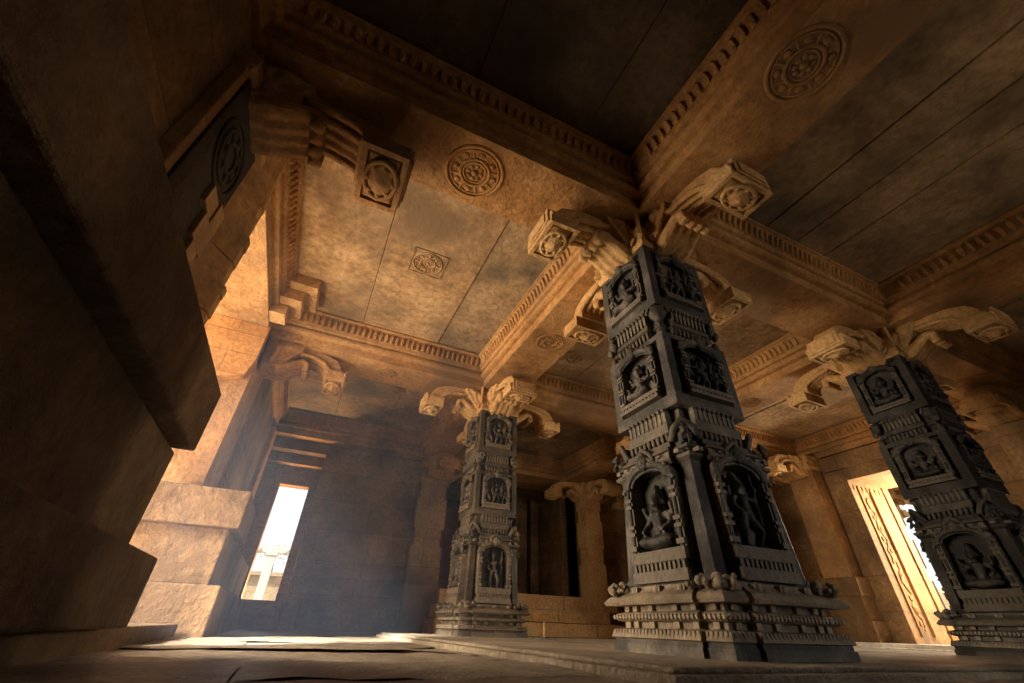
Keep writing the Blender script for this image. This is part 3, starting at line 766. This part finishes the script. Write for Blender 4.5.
for i in range(1500):
    a = rr.uniform(0, 2 * PI); q = rr.random() ** .5; z = rr.uniform(-1, 1)
    p = Vector((.62 * q * math.cos(a), .5 * q * math.sin(a), 1.35 + .34 * z * math.sqrt(max(0, 1 - q * q)) + .1 * rr.random()))
    t = .022; d = Vector((rr.uniform(-1, 1), rr.uniform(-1, 1), rr.uniform(-1, 1))).normalized(); e = d.orthogonal().normalized()
    m.add([p - d * t, p + e * t * .4, p + d * t, p - e * t * .4], [(0, 1, 2, 3)])
m.build('foliage', M['leaf'], r)
# porch beyond the right doorway
r = thing('porch_pillar', 'sunlit carved porch pillar just outside the bright side doorway', 'pillar', (4.25, 2.0, ZF))
m = MB()
for z0, z1, h in [(0, .12, .17), (.12, .2, .14), (.2, .42, .12), (.42, .5, .1), (.5, .7, .12), (.7, .8, .1), (.8, .95, .12)]: m.box(-h, h, -h, h, z0, z1)
m.build('shaft', M['outside'], r, bevel=.01)
cpm = MB(); cpm.box(-.13, .13, -.13, .13, .93, 1.04); cpo = cpm.build('capital', M['outside'], r)
for k in range(4): link('bracket', BRK, None, cpo, (0, 0, 1.04), k * PI / 2)
m = MB(); m.prism([(.9, 1.0), (1.5, .97), (1.9, 1.0), (2.4, .98), (2.4, 1.2), (.9, 1.2)], 'x', 3.46, 4.5); m.box(3.46, 4.5, 1.78, 1.86, .93, 1.0)
tag(m.build('stone_canopy', M['outside'], bevel=.02), 'broken edged porch roof slab glowing orange beyond the side doorway', 'roof')
m = MB()
pts = [(1.9, ZF), (5.2, ZF), (5.2, .75), (4.2, .62), (3.6, .70), (3.1, .5), (2.7, .42), (2.3, .2), (1.9, .12)]
m.prism(pts, 'x', 7.2, 7.6)
tag(m.build('ruined_wall', M['outside'], bevel=.02), 'low ruined masonry wall in sunlight far outside the side doorway', 'wall')
# unseen porch roof, added to keep direct sun out of the left entrance
m = MB(); m.box(-1.0, -.75, .5, 2.1, 1.0, 1.15); m.box(-.95, -.8, .5, .62, ZF, 1.0)
tag(m.build('sun_block_canopy', M['sand']), 'unseen stone canopy added outside the left entrance to block direct sun', 'roof')

# ------------------------------------------------------------------ light
w = bpy.data.worlds.new('World'); bpy.context.scene.world = w; w.use_nodes = True
bg = w.node_tree.nodes['Background']; bg.inputs['Color'].default_value = (.86, .93, 1.0, 1); bg.inputs['Strength'].default_value = 1.0
def area(name, loc, tgt, size, power, col, sy=None):
    l = bpy.data.lights.new(name, 'AREA'); l.energy = power; l.color = col; l.size = size * S
    if sy: l.shape = 'RECTANGLE'; l.size_y = sy * S
    o = bpy.data.objects.new(name, l); C.objects.link(o)
    o.location = (loc[0] * S, loc[1] * S, (loc[2] - ZF) * S)
    d = (Vector(tgt) - Vector(loc)); o.rotation_euler = d.to_track_quat('-Z', 'Y').to_euler(); return o
sl = bpy.data.lights.new('sun', 'SUN'); sl.energy = 4.0; sl.color = (1, .93, .8); sl.angle = .01
so = bpy.data.objects.new('sun', sl); C.objects.link(so); so.rotation_euler = Vector((.62, .42, -.66)).to_track_quat('-Z', 'Y').to_euler()
area('left_entrance_bounce', (-.70, 1.32, .12), (.3, 1.4, .75), .6, 52, (1, .72, .42), .35)
area('back_door_daylight', (-.13, 3.42, .075), (-.16, 3.0, .9), .3, 120, (1, .60, .28), .12)
area('left_entrance_daylight', (-1.25, 1.38, .5), (1.6, 1.15, .25), .8, 300, (1, .80, .56), .85)
area('side_door_daylight', (3.55, 1.16, .55), (1.7, 1.75, .0), .4, 260, (1, .80, .55), .5)
area('main_entrance_fill', (1.35, -.92, .5), (1.3, 2.8, .2), .75, 7, (1, .84, .62), .7).data.spread = math.radians(75)  # weak fill lamp added at the unseen front entrance
sp = bpy.data.lights.new('sun_shaft', 'SPOT'); sp.energy = 45000; sp.color = (1, .93, .82); sp.spot_size = math.radians(12); sp.spot_blend = 1; sp.shadow_soft_size = .3
so = bpy.data.objects.new('sun_shaft', sp); C.objects.link(so)
tgt = Vector((.17, 1.55, ZF)); d = Vector((.68, .52, -.5)).normalized(); so.location = (tgt - d * 4 - Vector((0, 0, ZF))) * S
so.rotation_euler = d.to_track_quat('-Z', 'Y').to_euler()
hz = MB(); hz.box(-.34, .44, .87, 3.0, ZF + .008, .82)
vm = bpy.data.materials.new('dust_haze'); vm.use_nodes = True; nt = vm.node_tree; nt.nodes.remove(nt.nodes['Principled BSDF'])
vs = nt.nodes.new('ShaderNodeVolumeScatter'); vs.inputs['Density'].default_value = .021; vs.inputs['Color'].default_value = (.48, .66, 1, 1); vs.inputs['Anisotropy'].default_value = .1
nt.links.new(vs.outputs[0], nt.nodes['Material Output'].inputs['Volume'])
tag(hz.build('dust_haze', vm), 'thin bluish dust haze drifting in the light shaft of the left entrance', 'haze', kind='stuff')

# ------------------------------------------------------------------ camera
yaw, pitch, roll = math.radians(24.2), math.radians(34.7), math.radians(1.9)
f = Vector((math.sin(yaw) * math.cos(pitch), math.cos(yaw) * math.cos(pitch), math.sin(pitch)))
r0 = Vector((math.cos(yaw), -math.sin(yaw), 0)); u0 = r0.cross(f)
rt = math.cos(roll) * r0 + math.sin(roll) * u0; up = -math.sin(roll) * r0 + math.cos(roll) * u0
cam = bpy.data.cameras.new('camera'); co = bpy.data.objects.new('camera', cam); C.objects.link(co)
mw = Matrix((rt, up, -f)).transposed().to_4x4(); mw.translation = Vector((0, 0, -ZF * S)); co.matrix_world = mw
cam.sensor_fit = 'HORIZONTAL'; cam.sensor_width = 36; cam.lens = 413.3 / 1024 * 36; cam.clip_start = .02; cam.clip_end = 300
sc = bpy.context.scene; sc.camera = co
sc.view_settings.view_transform = 'Standard'; sc.view_settings.look = 'None'; sc.view_settings.gamma = 1; sc.view_settings.use_curve_mapping = False
sc.view_settings.exposure = .6
sc.cycles.max_bounces = 8; sc.cycles.diffuse_bounces = 5
